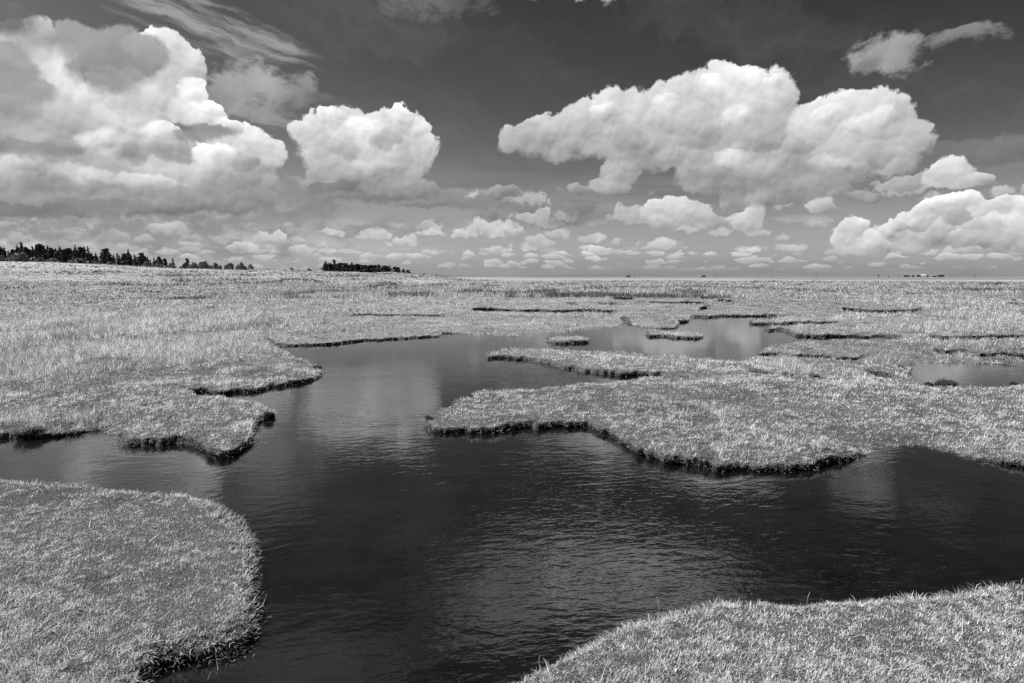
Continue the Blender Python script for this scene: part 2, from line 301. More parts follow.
# ------------------------------------------------------------------ outlines of the turf rims (read in the photograph, set down on the marsh)
MAIN = [(-500,447),(-300,436),(-60,427),(0,429),(22,426),(45,428),(62,426),(80,423),(100,421),(112,424),(125,428),(128,434),(145,436),(165,434),(185,435),
 (200,438),(212,444),(222,447),(232,445),(248,434),(255,418),(264,410),(273,410),(262,405),(245,398),(218,394),(196,393),(188,389),(194,386),(206,386),(225,388),
 (255,385),(280,380),(300,377),(315,373),(319,367),(306,360),(289,353),(274,347),(262,337),(275,340),(290,342),(320,341),(350,338),(385,336),(420,334),(439,333),(441,330.5),
 (456,330),(471,331),(474,333),(510,332.5),(550,331.5),(578,327),(606,325),(620,323),(620,316),(627,317),(632,322),(645,325),(674,325),(676,320),(687,318.5),(690,315),(710,314.5),(732,314),(752,314),(768,314),
 (790,315),(768,318),(752,318.5),(752,321),(772,321),(800,321.2),(838,321.5),(838,323.2),(790,324.5),(770,325.5),(768,328),(780,326.5),(790,329),(798,332),(812,334),(845,333.5),(880,333),(900,334.5),(900,339.5),(850,339.5),(812,339.5),(796,340),(784,343),(764,347),
 (759,350),(775,350),(789,352),(801,352.5),(826,355),(854,356),(864,353.5),(872,356),(855,360.2),(826,359.6),(790,356.4),(760,355),(744,358.5),(720,358.5),(692,356),(650,353),(620,351),(584,349),(547,348),(520,348),(500,348.5),(489,351),
 (488,353),(500,354),(519,355),(540,357),(563,362),(584,366),(610,369),(623,371),(647,370),(660,372),(666,375),(648,376.5),(625,378),(605,380.5),(584,382),(563,384),
 (547,386),(519,388),(487,390),(471,393),(453,402),(434,411),(428,417),(430,421),(442,424),(461,425),(479,426),(495,422),(513,420),(548,419),(584,418),(595,421),(605,426),
 (621,434),(634,441),(647,448),(665,451),(686,454.5),(708,457),(729,458),(760,459),(783,459.5),(808,458),(831,453),(855,447),(868,444),(873,440),(885,439),(912,438),(926,438),
 (941,440),(955,442),(966,446),(977,449),(1002,452),(1024,456),(1060,461),(1150,471),(1300,482),(1500,500),(1480,540),(1300,552),(1100,573),(1024,585),(996,589),(962,594),(915,598),(875,600),(841,602),(815,606),(801,607),
 (781,603),(755,603),(730,605),(705,609),(680,613),(652,623),(619,635),(572,655),(526,677),(490,690),(455,712),(430,760),(400,860),(330,1000),(230,1000),(150,860),(135,790),(137,730),(140,683),
 (141,668),(150,657),(162,649),(176,644),(190,640),(208,637),(226,636),(241,631),(252,623),(257,609),(257,590),(257,575),(254,556),(251,545),(246,529),(240,522),(232,516),(222,506),(213,501),(200,496),(186,494),(149,491),(113,487),(75,483),(33,480),(0,478),(-60,475),(-300,465),(-500,462)]
MAIN = [((x-6, y-2) if (y > 495 and x < 270) else (x, y-2) if (y > 470 and x < 200) else (x-5, y-5) if (y > 575 and x > 440) else (x, y)) for x, y in MAIN]
POND = [(906,374),(908,369),(914,360),(925,358.5),(945,359.5),(965,359.5),(977,358.5),(998,358.5),(1006,359.5),(1014,361.5),(1030,364),(1070,366),(1120,372),(1080,380),(1030,384),(1017,382.5),(1009,385),(993,386),(964,385.5),(936,385),(919,383)]
ISLES = [[(547,335.3),(552,334),(570,333.6),(584,335),(587,338),(575,339.3),(550,338.8)],
         [(647,331),(655,329.4),(675,329.3),(690,330.4),(702,333.3),(695,334.8),(665,333.8),(650,333.2)],
         [(925,381),(932,379.2),(938,380),(937,381.8),(929,382.2)]]
def creek(pts, th, near=2.2):                    # a narrow creek seen edge on: far rim, then near rim
    a = [(x, y) for x, y in pts]; b = [(x, y + th + near) for x, y in reversed(pts)]
    return a + b
CREEKS = [creek([(470,307.6),(490,308),(505,309),(540,309.3),(560,309.8),(575,308.8),(600,309.3),(616,309.5)], 2.0, 1.2),
 creek([(647,301.3),(672,301.4),(705,302)], 1.6, 1.0), creek([(698,307.3),(711,306)], 1.8, 1), creek([(566,302.6),(577,303.4)], 1.4, 1), creek([(596,302.2),(606,302.4),(616,303.8)], 1.4, 1),
 creek([(612,297.4),(634,297.6)], 1.2, .8), creek([(839,307.4),(864,309.3),(880,309.6),(900,308.9),(921,308.4)], 2.6, 1),
 creek([(925,334),(950,335),(975,335),(990,333.8),(1003,334.5),(1030,333.8),(1070,334)], 2.4, 2.0),
 creek([(863,367.4),(872,369.5),(885,371),(893,371.4)], 3.4, 1.6), creek([(895,362),(903,363.4),(906,362)], 3.4, 1.2),
 creek([(932,346.6),(945,349),(965,347),(978,351),(1000,351.6),(1024,354),(1060,355)], 3.0, 1.2),
 creek([(341,314),(380,314.3),(410,314.4),(444,314.8)], 1.2, .8), creek([(0,310),(30,310.6),(48,310.2)], 1.2, .6), creek([(180,307),(200,307.5),(215,307)], 1.2, .6),
 creek([(905,293),(930,293.4)], 1.0, .6), creek([(700,317.5-20),(722,297.8)], 1.2, .6), creek([(716,299.4),(735,300.3)], 1.4, .8), creek([(1005,303),(1030,303.5)], 1.4, .8)]

def catmull(P, step):
    P = np.array(P, float); n = len(P); outp = []
    for i in range(n):
        p0, p1, p2, p3 = P[(i-1) % n], P[i], P[(i+1) % n], P[(i+2) % n]
        L = np.linalg.norm(p2-p1); k = max(1, int(L/step))
        for j in range(k):
            t = j/k
            # cardinal spline, tension 0.4
            m1 = 0.4*(p2-p0); m2 = 0.4*(p3-p1)
            h00 = 2*t**3-3*t*t+1; h10 = t**3-2*t*t+t; h01 = -2*t**3+3*t*t; h11 = t**3-t*t
            lim = L*1.2
            for mm in (m1, m2):
                q = np.linalg.norm(mm)
                if q > lim: mm *= lim/q
            outp.append(h00*p1+h10*m1+h01*p2+h11*m2)
    return np.array(outp)
def wob(x, y, s, seed):                          # smooth 2-D value used to roughen the rims
    return mnoise.noise(Vector((x*s, y*s, seed)))
def ground_xy(px, py, z=TURF):
    px = np.asarray(px, float); py = np.asarray(py, float)
    X = (px-512)/F; Y = (341.5-py)/F
    dy_ = math.cos(TILT)+Y*math.sin(TILT); dz_ = -math.sin(TILT)+Y*math.cos(TILT)
    t = (z-EYE)/np.minimum(dz_, -1e-4)
    return X*t, dy_*t
def to_px(x, y, z):
    zc = z-EYE
    f_ = y*math.cos(TILT)-zc*math.sin(TILT); u_ = y*math.sin(TILT)+zc*math.cos(TILT)
    return 512+F*x/f_, 341.5-F*u_/f_
def rim_line(P, seed):
    Q = catmull(P, 2.0); outl = []
    for x, y in Q:
        k = min(1.0, max(0.12, (y-277)/170.0))
        outl.append((x+2.6*wob(x, y*3, 0.11, seed)+1.6*wob(x, y*3, 0.36, seed+5), y+k*(3.6*wob(x, y*3, 0.07, seed+9)+2.2*wob(x, y*3, 0.3, seed+2))))
    return np.array(outl)
LOOPS = [(rim_line(MAIN, 1.3), 'w'), (rim_line(POND, 4.1), 'w')]+[(rim_line(p, 7.7+i), 'i') for i, p in enumerate(ISLES)]+[(rim_line(p, 20.5+i), 'w') for i, p in enumerate(CREEKS)]

# raster of the water in photograph pixels, to know where turf grows
RX0, RY0, RS = -700, 277, 2
RW, RH = 2500*RS, 760*RS
def raster():
    M = np.zeros((RH, RW), np.int8)
    for loop, kind in LOOPS:
        X = (loop[:, 0]-RX0)*RS; Y = (loop[:, 1]-RY0)*RS; m = np.zeros((RH, RW), bool)
        X2 = np.roll(X, -1); Y2 = np.roll(Y, -1)
        y0 = max(0, int(Y.min())); y1 = min(RH-1, int(Y.max())+1)
        for r_ in range(y0, y1+1):
            yc = r_+0.5; hit = (Y <= yc) != (Y2 <= yc)
            xs = np.sort(X[hit]+(yc-Y[hit])/(Y2[hit]-Y[hit])*(X2[hit]-X[hit]))
            for a, b in zip(xs[0::2], xs[1::2]):
                ia, ib = max(0, int(round(a))), min(RW, int(round(b)))
                if ib > ia: m[r_, ia:ib] = True
        if kind == 'w': M[m] = 1
        else: M[m] = 0
    return M
WM = raster()
def box_blur(a, rx, ry):
    a = a.astype(np.float32)
    for ax, r_ in ((1, rx), (0, ry)):
        c_ = np.cumsum(np.pad(a, [(r_+1, r_) if k == ax else (0, 0) for k in (0, 1)], mode='edge'), axis=ax)
        a = (np.take(c_, range(2*r_+1, c_.shape[ax]), axis=ax)-np.take(c_, range(0, c_.shape[ax]-2*r_-1), axis=ax))/(2*r_+1)
    return a
WB = box_blur(WM, 9, 6); WL = box_blur(box_blur(WM, 22, 13), 11, 7)
def look(arr, px, py):
    ix = np.clip(((px-RX0)*RS).astype(int), 0, RW-1); iy = np.clip(((py-RY0)*RS).astype(int), 0, RH-1)
    return arr[iy, ix]

# smooth value noise for arrays
def vnoise(x, y, seed=0):
    xi = np.floor(x).astype(np.int64); yi = np.floor(y).astype(np.int64); fx = x-xi; fy = y-yi
    fx = fx*fx*(3-2*fx); fy = fy*fy*(3-2*fy)
    def h(a, b):
        q = (a*374761393+b*668265263+seed*69069) & 0xffffffff
        q = ((q ^ (q >> 13))*1274126177) & 0xffffffff
        return ((q ^ (q >> 16)) & 0xffff)/65535.0
    return (h(xi, yi)*(1-fx)+h(xi+1, yi)*fx)*(1-fy)+(h(xi, yi+1)*(1-fx)+h(xi+1, yi+1)*fx)*fy
def fbm(x, y, seed=0, oct=4, rough=0.5):
    s_, a_, t_ = 0, 1, 0
    for k in range(oct):
        s_ = s_+a_*vnoise(x*2**k, y*2**k, seed+k*17); t_ += a_; a_ *= rough
    return s_/t_
def sstep(x, a, b):
    t = np.clip((x-a)/(b-a), 0, 1); return t*t*(3-2*t)
# height of the land: turf with low hummocks, a dune ridge far off on the left
HX = np.array([-2500,-900,-300,0,60,110,170,230,262,285,300,325,345,372,392,410,432,448,462,500,3000.])
HY = np.array([272,264,261,262,262.4,264,266.2,266.8,267.2,266.4,267.6,269,269.2,269.4,268.6,270,271.6,273.6,275.4,277,277.])
SOFT = []                                        # stretches where the turf slides gently under the water
for pts_, rad_ in (([(476,332.6),(520,332.2),(560,330.6),(590,326),(618,323.5)], 1.5), ([(872,441),(885,439),(912,438),(928,439)], .55), ([(920,359),(945,359.5),(975,359),(1010,361),(1060,366)], .9), ([(84,421),(100,420),(116,424)], .35)):
    zz = (0-EYE); g_ = []
    for a_, b_ in pts_:
        d_ = ray(a_, b_); t_ = (TURF-EYE)/d_.z; g_.append((d_.x*t_, d_.y*t_))
    SOFT.append((g_, rad_))
def soft_dip(x, y):
    out_ = np.zeros_like(x)
    for g_, rad_ in SOFT:
        best = np.full_like(x, 1e9)
        for (ax, ay), (bx, by) in zip(g_[:-1], g_[1:]):
            vx, vy = bx-ax, by-ay; t = np.clip(((x-ax)*vx+(y-ay)*vy)/(vx*vx+vy*vy), 0, 1)
            best = np.minimum(best, (x-ax-t*vx)**2+(y-ay-t*vy)**2)
        out_ = np.maximum(out_, np.exp(-best/rad_**2))
    return out_
def land(x, y):
    x = np.asarray(x, float); y = np.asarray(y, float)
    r = np.hypot(x, y)
    hum = (fbm(x*0.9, y*0.9, 3, 3)-0.5)*0.07*sstep(r, 0, 3)+(fbm(x*0.12, y*0.12, 9, 3)-0.5)*0.10*sstep(r, 8, 40)
    px = 512+F*x/np.maximum(y, 1e-3); px = np.where(y <= 0.5, np.where(x < 0, -2500, 3000), px)
    up = (277-np.interp(px, HX, HY))/F*250+0.0
    rid = up*sstep(r, 70, 250)*(1+0.25*(1-sstep(r, 250, 700)))*0.86
    rid = np.where(r > 300, rid*(1-0.55*sstep(r, 330, 700)), rid)
    lump = (fbm(x*0.05, y*0.05, 31, 4)-0.5)*np.clip(rid, 0, 3)*0.30*sstep(r, 110, 200)
    qx, qy = to_px(x, np.maximum(y, .6), TURF)      # turf rounds over towards its rims
    lip = np.where((y > .6) & (qx > -690) & (qx < 1790) & (qy > 279) & (qy < 1030), look(WL, qx, np.clip(qy, 278, 1036)), 0)
    hum = hum-.085*soft_dip(x, y)-.038*sstep(lip, .08, .55)
    return TURF+hum+rid+lump-.045*np.exp(-((x+1.25)**2/.35+(y-2.75)**2/.08))

# ------------------------------------------------------------------ object helpers
def mesh_obj(name, verts, faces, mat=None, parent=None, smooth=False, tone=None):
    me = bpy.data.meshes.new(name)
    if isinstance(faces, tuple):                 # (loop vertex indices, loop starts, loop totals)
        li, ls, lt = faces
        me.vertices.add(len(verts)); me.vertices.foreach_set('co', np.asarray(verts, np.float32).ravel())
        me.loops.add(len(li)); me.loops.foreach_set('vertex_index', np.asarray(li, np.int32))
        me.polygons.add(len(ls)); me.polygons.foreach_set('loop_start', np.asarray(ls, np.int32))
        me.update(calc_edges=True)
    else:
        me.from_pydata([tuple(v) for v in verts], [], [tuple(f) for f in faces]); me.update()
    if smooth: me.polygons.foreach_set('use_smooth', np.ones(len(me.polygons), bool))
    if tone is not None:
        a = me.attributes.new('tone', 'FLOAT', 'POINT'); a.data.foreach_set('value', np.asarray(tone, np.float32))
    if mat: me.materials.append(mat)
    o = bpy.data.objects.new(name, me); COL.objects.link(o)
    if parent: o.parent = parent
    return o
def tag(o, label=None, cat=None, group=None, kind=None):
    if label: o['label'] = label
    if cat: o['category'] = cat
    if group: o['group'] = group
    if kind: o['kind'] = kind
    return o
def empty(name, loc, rz=0, label=None, cat=None, group=None):
    o = bpy.data.objects.new(name, None); COL.objects.link(o); o.location = loc; o.rotation_euler = (0, 0, rz); o.empty_display_size = 0.3
    return tag(o, label, cat, group)

# ------------------------------------------------------------------ water
Wv, Wf = [], []
for i, r_ in enumerate((0.0, 2, 5, 12, 30, 70, 150)):
    for k in range(48):
        a = 2*math.pi*k/48; Wv.append((r_*math.cos(a), r_*math.sin(a), 0))
        if i: Wf.append(((i-1)*48+k, i*48+k, i*48+(k+1) % 48, (i-1)*48+(k+1) % 48))
Wf = [f for f in Wf if f[0] >= 48]
Wf += [tuple(range(48, 96))]
water = mesh_obj('water', Wv, Wf, M_WATER)
tag(water, kind='structure')

# ------------------------------------------------------------------ turf sheet with its creeks cut out, out to 120 m
RT = 120.0
pts, edges, world_loops = [], [], []
for loop, kind in LOOPS:
    gx, gy = ground_xy(loop[:, 0], loop[:, 1])
    keep = [0]
    for i in range(1, len(gx)):
        if math.hypot(gx[i]-gx[keep[-1]], gy[i]-gy[keep[-1]]) > 0.012: keep.append(i)
    gx, gy = gx[keep], gy[keep]
    base = len(pts); n_ = len(gx)
    pts += [Vector((a, b)) for a, b in zip(gx, gy)]
    edges += [(base+i, base+(i+1) % n_) for i in range(n_)]
    world_loops.append((gx, gy, kind))
base = len(pts); nb_ = 240
pts += [Vector((RT*math.cos(2*math.pi*k/nb_), RT*math.sin(2*math.pi*k/nb_))) for k in range(nb_)]
edges += [(base+k, base+(k+1) % nb_) for k in range(nb_)]
rr = 1.2
while rr < RT*0.985:
    na = 380
    for k in range(na):
        az = -math.pi+2*math.pi*(k+random.random()*0.8)/na
        if abs(az) > R(62) and k % 4: continue
        q = rr*(1+random.uniform(-.01, .01)); pts.append(Vector((q*math.sin(az), q*math.cos(az))))
    rr *= 1.026
for k in range(60): pts.append(Vector((random.uniform(-1.1, 1.1)*0.8, random.uniform(-1.1, 1.1)*0.8)))
vs, es, fs, _, _, _ = delaunay_2d_cdt(pts, edges, [], 0, 1e-5)
VX = np.array([v[0] for v in vs]); VY = np.array([v[1] for v in vs])
FA = np.array([f for f in fs if len(f) == 3])
cxs = VX[FA].mean(1); cys = VY[FA].mean(1)
inside = np.zeros(len(FA), int)                  # 1 = water
def pip(qx, qy, gx, gy):
    c_ = np.zeros(len(qx), bool); x2, y2 = np.roll(gx, -1), np.roll(gy, -1)
    for a, b, a2, b2 in zip(gx, gy, x2, y2):
        if b == b2: continue
        hit = ((b <= qy) != (b2 <= qy)); t = a+(qy-b)/(b2-b)*(a2-a); c_ ^= hit & (qx < t)
    return c_
for gx, gy, kind in world_loops:
    bb = np.where((cxs > gx.min()) & (cxs < gx.max()) & (cys > gy.min()) & (cys < gy.max()))[0]
    if not len(bb): continue
    ins = bb[pip(cxs[bb], cys[bb], gx, gy)]
    inside[ins] = 1 if kind == 'w' else 0
FA = FA[inside == 0]
VZ = land(VX, VY)
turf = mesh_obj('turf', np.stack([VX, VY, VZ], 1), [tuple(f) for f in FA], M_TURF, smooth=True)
turf.data.validate()
tag(turf, kind='structure')
# ------------------------------------------------------------------ banks: crumbling mud faces under the rims
BV, BF = [], []
for gx, gy, kind in world_loops:
    n_ = len(gx); area = 0.5*np.sum(gx*np.roll(gy, -1)-np.roll(gx, -1)*gy)
    tx = np.roll(gx, -1)-np.roll(gx, 1); ty = np.roll(gy, -1)-np.roll(gy, 1); L = np.hypot(tx, ty)+1e-9
    sgn = 1 if area > 0 else -1
    nx, ny = -ty/L*sgn, tx/L*sgn                 # points into the loop (water for 'w')
    if kind == 'i': nx, ny = -nx, -ny
    top = land(gx, gy); slump = sstep(fbm(gx*.8, gy*.8, 61, 3), .42, .68)*.09
    rings = [(-0.012, 0.004), (0.018, -0.018), (0.006, -0.05), (-0.02, -0.085), (-0.006, -0.12), (0.03, -0.16), (0.10, -0.40)]
    base = len(BV)
    for j, (off, dz_) in enumerate(rings):
        for i in range(n_):
            nz = mnoise.noise(Vector((gx[i]*19, gy[i]*19, dz_*70+j*.7))) if 0 < j < 6 else 0
            nz2 = mnoise.noise(Vector((gx[i]*3.5, gy[i]*3.5, j*0.4))) if 0 < j < 6 else 0
            q = off+0.020*nz+0.026*nz2+slump[i]*(0, 0, .25, .6, 1, 1.15, 1.2)[j]
            BV.append((gx[i]+nx[i]*q, gy[i]+ny[i]*q, top[i]+dz_+(0.008*nz if j else 0)))
    for j in range(len(rings)-1):
        for i in range(n_):
            a = base+j*n_+i; b = base+j*n_+(i+1) % n_
            BF.append((a, b, b+n_, a+n_))
bank = mesh_obj('mud_bank', BV, BF, M_MUD, smooth=True); tag(bank, kind='structure')
# ------------------------------------------------------------------ far marsh, dune ridge and sands out to the horizon
ra = [117.0]
while ra[-1] < 800: ra.append(ra[-1]*1.022)
while ra[-1] < 12000: ra.append(ra[-1]*1.25)
azs = [-math.pi+2*math.pi*k/90 for k in range(90)]
azs = sorted([a for a in azs if abs(a) > R(58)]+list(np.linspace(R(-57.5), R(57.5), 700)))
A, RR = np.meshgrid(np.array(azs), np.array(ra)); X = RR*np.sin(A); Y = RR*np.cos(A)
Z = land(X, Y); Z = np.where(RR < 119, Z-0.05, Z); na = len(azs)
fa = []
for j in range(len(ra)-1):
    for i in range(na):
        a = j*na+i; b = j*na+(i+1) % na; fa.append((a, b, b+na, a+na))
far = mesh_obj('far_marsh', np.stack([X.ravel(), Y.ravel(), Z.ravel()], 1), fa, M_FAR, smooth=True); tag(far, kind='structure')

# ------------------------------------------------------------------ grass: real blades in small clumps
WIND = R(-70)                                    # azimuth the tall grass leans towards
def blades(name, X, Y, Z, L, Wd, phi, th0, th1, tone, mat=M_GRASS):
    n = len(X)
    dx_, dy_ = np.sin(phi), np.cos(phi)
    tw = rng.uniform(-0.9, 0.9, n); wx = np.cos(tw)*dy_; wy = -np.cos(tw)*dx_; wz = np.sin(tw)*0.6
    L1 = L*0.55; L2 = L*0.45
    x1 = X+L1*np.sin(th0)*dx_; y1 = Y+L1*np.sin(th0)*dy_; z1 = Z+L1*np.cos(th0)
    x2 = x1+L2*np.sin(th1)*dx_; y2 = y1+L2*np.sin(th1)*dy_; z2 = z1+L2*np.cos(th1)
    V_ = np.empty((n, 5, 3), np.float32); h = Wd/2
    for k, s_ in ((0, -1), (1, 1)): V_[:, k] = np.stack([X+s_*h*wx, Y+s_*h*wy, Z+s_*h*wz], 1)
    for k, s_ in ((2, 1), (3, -1)): V_[:, k] = np.stack([x1+s_*h*.75*wx, y1+s_*h*.75*wy, z1+s_*h*.75*wz], 1)
    V_[:, 4] = np.stack([x2, y2, z2], 1)
    b = np.arange(n)[:, None]*5
    li = (b+np.array([[0, 1, 2, 3, 3, 2, 4]])).ravel()
    ls = (np.arange(n)[:, None]*7+np.array([[0, 4]])).ravel()
    o = mesh_obj(name, V_.reshape(-1, 3), (li, ls, None), mat, tone=np.repeat(tone, 5))
    return o
def is_land(px, py):
    return look(WM, px, py) == 0
def patches(x, y):                               # dry straw, green turf and dark sea-purslane in patches
    a = fbm(x*0.35+5, y*0.22, 41, 4); b = fbm(x*1.7, y*1.3, 55, 3); c_ = fbm(x*0.06, y*0.02+9, 77, 4)
    return a, b, c_
def make_turf(name, n, y0, y1, x0=-220, x1=1250, power=1.0, L=(.03, .055), per=9, wpx=0.75, lenpx=0):
    u = rng.uniform(0, 1, n)**power; py = y0+(y1-y0)*u; px = rng.uniform(x0, x1, n)
    px = px + 0*py
    ok = is_land(px, py)
    # only where the ground shows, or near a rim
    px, py = px[ok], py[ok]; gx, gy = ground_xy(px, py); dist = np.hypot(gx, gy)
    if 'far' in name: pass
    n = len(px); gz = land(gx, gy)
    a, b, c_ = patches(gx, gy)
    rim = look(WB, px, py)                       # > 0 close to water
    green = sstep(a, 0.40, 0.62); far_ = sstep(dist, 9, 20)
    mid = sstep(dist, 5, 14)
    clump_tone = (0.29+(.03+0.07*mid)*sstep(b, .3, .7))*(0.5+0.95*rng.uniform(0, 1, n))*(1-(.10+.28*mid)*green)*(1-.16*mid+(.1+.5*mid)*(sstep(c_, .35, .65)-.5))
    dark = (fbm(gx*2.2, gy*1.4, 91, 3) > np.where(dist > 6, 0.62, 0.72)) | ((fbm(gx*.8, gy*.27, 92, 4) > .565) & (far_ > .5) & (rng.uniform(0, 1, n) < .8))
    clump_tone = np.where(dark & (rng.uniform(0, 1, n) < .7), clump_tone*0.35, clump_tone)
    fs_ = min(7.0, max(1.0, float(np.median(dist))/3.0)); f1_ = vnoise(gx*26/fs_, gy*22/fs_, 5); f2_ = vnoise(gx*48/fs_, gy*40/fs_, 6)
    clump_tone *= (.62+.76*sstep(.45*f1_+.55*f2_, .25, .75))
    clump_tone *= (1+0.25*sstep(rim, 0.05, 0.4))
    clump_L = rng.uniform(L[0], L[1], n)*(0.9+(.25+.4*sstep(dist, 4, 9))*sstep(b, .3, .75))*(.75+.5*f1_)
    clump_L = np.maximum(clump_L, lenpx*dist/F)
    X = np.repeat(gx, per); Y = np.repeat(gy, per); Z = np.repeat(gz, per); D = np.repeat(dist, per); m = n*per
    rad = np.maximum(0.012, 1.6*D/F)
    X = X+rng.normal(0, 1, m)*rad; Y = Y+rng.normal(0, 1, m)*rad*1.0
    phi = rng.uniform(0, 2*math.pi, m); LL = np.repeat(clump_L, per)*rng.uniform(.6, 1.25, m)
    th0 = rng.uniform(.15, 1.15, m); th1 = th0+rng.uniform(.1, .8, m)
    wd = np.maximum(rng.uniform(.0024, .0048, m), wpx*D/F*rng.uniform(.7, 1.1, m))
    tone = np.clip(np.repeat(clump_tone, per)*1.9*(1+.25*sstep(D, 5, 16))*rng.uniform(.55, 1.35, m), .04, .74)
    # keep blades rooted on land
    p2, q2 = to_px(X, Y, np.full(m, TURF)); k = is_land(p2, q2)
    return blades(name, X[k], Y[k], Z[k]-0.006, LL[k], wd[k], phi[k], th0[k], th1[k], tone[k])
g = []
g.append(tag(make_turf('turf_grass', 52000, 470, 760, x0=-160, x1=1200, L=(.016, .031), per=11, wpx=.56), kind='stuff'))
g.append(tag(make_turf('turf_grass', 34000, 380, 480, L=(.024, .045), per=9, wpx=.52), kind='stuff'))
g.append(tag(make_turf('turf_grass', 26000, 325, 385, L=(.03, .06), per=8, wpx=.48, lenpx=1.9), kind='stuff'))
g.append(tag(make_turf('turf_grass', 24000, 288, 327, L=(.04, .07), per=7, wpx=.48, lenpx=1.5), kind='stuff'))

# taller tawny grass standing in belts and tussock fields
def belt(px, py):                                # belts of tall grass, by bearing and distance
    m = np.zeros_like(px)
    for (cx_, cy_, rx, ry, k) in TALL:
        q = ((px-cx_)/rx)**2+((py-cy_)/ry)**2
        m = np.maximum(m, k*np.clip(1.3-q, 0, 1))
    return m
TALL = [(60,335,210,26,1.15),(150,322,190,16,1.0),(20,370,130,14,.6),(45,392,60,6,.5),(150,355,60,5,.9),(175,362,55,5,.7),(240,352,50,6,.4),(230,312,190,9,.8),(330,325,70,8,.8),(110,300,170,6,.8),(340,300,120,5,.7),(440,293,80,5,.6),(25,421,32,7,.9),(75,417,50,5,.5),
 (960,313,110,9,1.0),(1010,305,80,6,.8),(900,300,120,5,.8),(860,297,100,5,.7),(760,291,120,4,.6),(940,329,90,4,.7),(1000,345,50,4,.5),(850,318,40,3,.4),(780,367,22,4,.9),(755,370,16,3,.8),(800,371,18,3,.7),(885,360,22,4,.6),
 (960,352,40,4,.6),(470,303,40,3,.7),(640,290,120,3,.6),(120,290,200,4,.7),(300,287,200,3,.7),(950,287,160,3,.6),(520,290,100,3,.5),(200,347,60,7,.5),(960,343,70,4,.4),(560,316,60,2,.3),(640,317,40,2,.3)]
def make_tall(n, y0, y1, name='tall_grass', hgt=(.10, .24), per=12, wpx=.6, power=1.0, dens=1.0):
    py = y0+(y1-y0)*rng.uniform(0, 1, n)**power; px = rng.uniform(-220, 1250, n)
    gx, gy = ground_xy(px, py)
    pz = fbm(gx*0.55, gy*0.35, 63, 3)
    keep = is_land(px, py) & (rng.uniform(0, 1, n) < dens*belt(px, py)*sstep(pz, .32, .58))
    px, py, gx, gy, pz = px[keep], py[keep], gx[keep], gy[keep], pz[keep]; n = len(px)
    dist = np.hypot(gx, gy); gz = land(gx, gy); bm = belt(px, py)
    H = rng.uniform(hgt[0], hgt[1], n)*(.45+.6*bm)*(.6+.8*sstep(pz, .3, .7))
    tone0 = rng.uniform(.24, .58, n)*(0.45+1.05*fbm(gx*1.1, gy*.4, 12, 3))
    m = n*per; X = np.repeat(gx, per); Y = np.repeat(gy, per); D = np.repeat(dist, per)
    X = X+rng.normal(0, .035, m); Y = Y+rng.normal(0, .035, m)
    wdir = WIND+rng.normal(0, .55, m); free = rng.uniform(0, 2*math.pi, m)
    phi = np.where(rng.uniform(0, 1, m) < .6, wdir, free)
    LL = np.repeat(H, per)*rng.uniform(.55, 1.2, m); th0 = rng.uniform(.02, .5, m); th1 = th0+rng.uniform(.2, .95, m)
    wd = np.maximum(rng.uniform(.002, .0045, m), wpx*D/F*rng.uniform(.6, 1.05, m))
    tone = np.clip(np.repeat(tone0, per)*2.05*rng.uniform(.55, 1.3, m), .05, .92)
    return tag(blades(name, X, Y, np.repeat(gz, per)-.006, LL, wd, phi, th0, th1, tone), kind='stuff')
make_tall(60000, 330, 432, hgt=(.10, .27), per=13, wpx=.45)
make_tall(42000, 296, 335, hgt=(.12, .27), per=13, wpx=.42, dens=.9)
make_tall(26000, 282, 298, hgt=(.14, .30), per=12, wpx=.42, dens=.8)
# distant tussocks between 70 m and 260 m, on the flat and up the ridge
def far_tufts(n, r0, r1, name='marram_grass', per=5):
    az = rng.uniform(R(-42), R(42), n); r_ = r0*(r1/r0)**rng.uniform(0, 1, n)
    gx, gy = r_*np.sin(az), r_*np.cos(az); gz = land(gx, gy)
    p_ = fbm(gx*.06, gy*.018, 19, 4); q_ = fbm(gx*.25+3, gy*.12, 23, 3)
    keep = rng.uniform(0, 1, n) < .35+.65*sstep(p_, .4, .6)
    gx, gy, gz, p_, q_, r_ = gx[keep], gy[keep], gz[keep], p_[keep], q_[keep], r_[keep]; n = len(gx)
    H = rng.uniform(.16, .42, n)*(.6+.7*sstep(p_, .4, .65)); tone0 = np.where(q_ > .58, .07, .27)*(.75+.6*sstep(p_, .35, .65))*rng.uniform(.75, 1.35, n)
    m = n*per; X = np.repeat(gx, per)+rng.normal(0, .12, m); Y = np.repeat(gy, per)+rng.normal(0, .2, m); D = np.repeat(r_, per)
    phi = WIND+rng.normal(0, 1.2, m); th0 = rng.uniform(.02, .4, m); th1 = th0+rng.uniform(.1, .9, m)
    LL = np.repeat(H, per)*rng.uniform(.6, 1.2, m); wd = .55*D/F*rng.uniform(.7, 1.2, m)
    tone = np.clip(np.repeat(tone0, per)*1.55*rng.uniform(.75, 1.25, m), .04, .9)
    return tag(blades(name, X, Y, np.repeat(gz, per)-.01, LL, wd, phi, th0, th1, tone), kind='stuff')
far_tufts(48000, 55, 300)

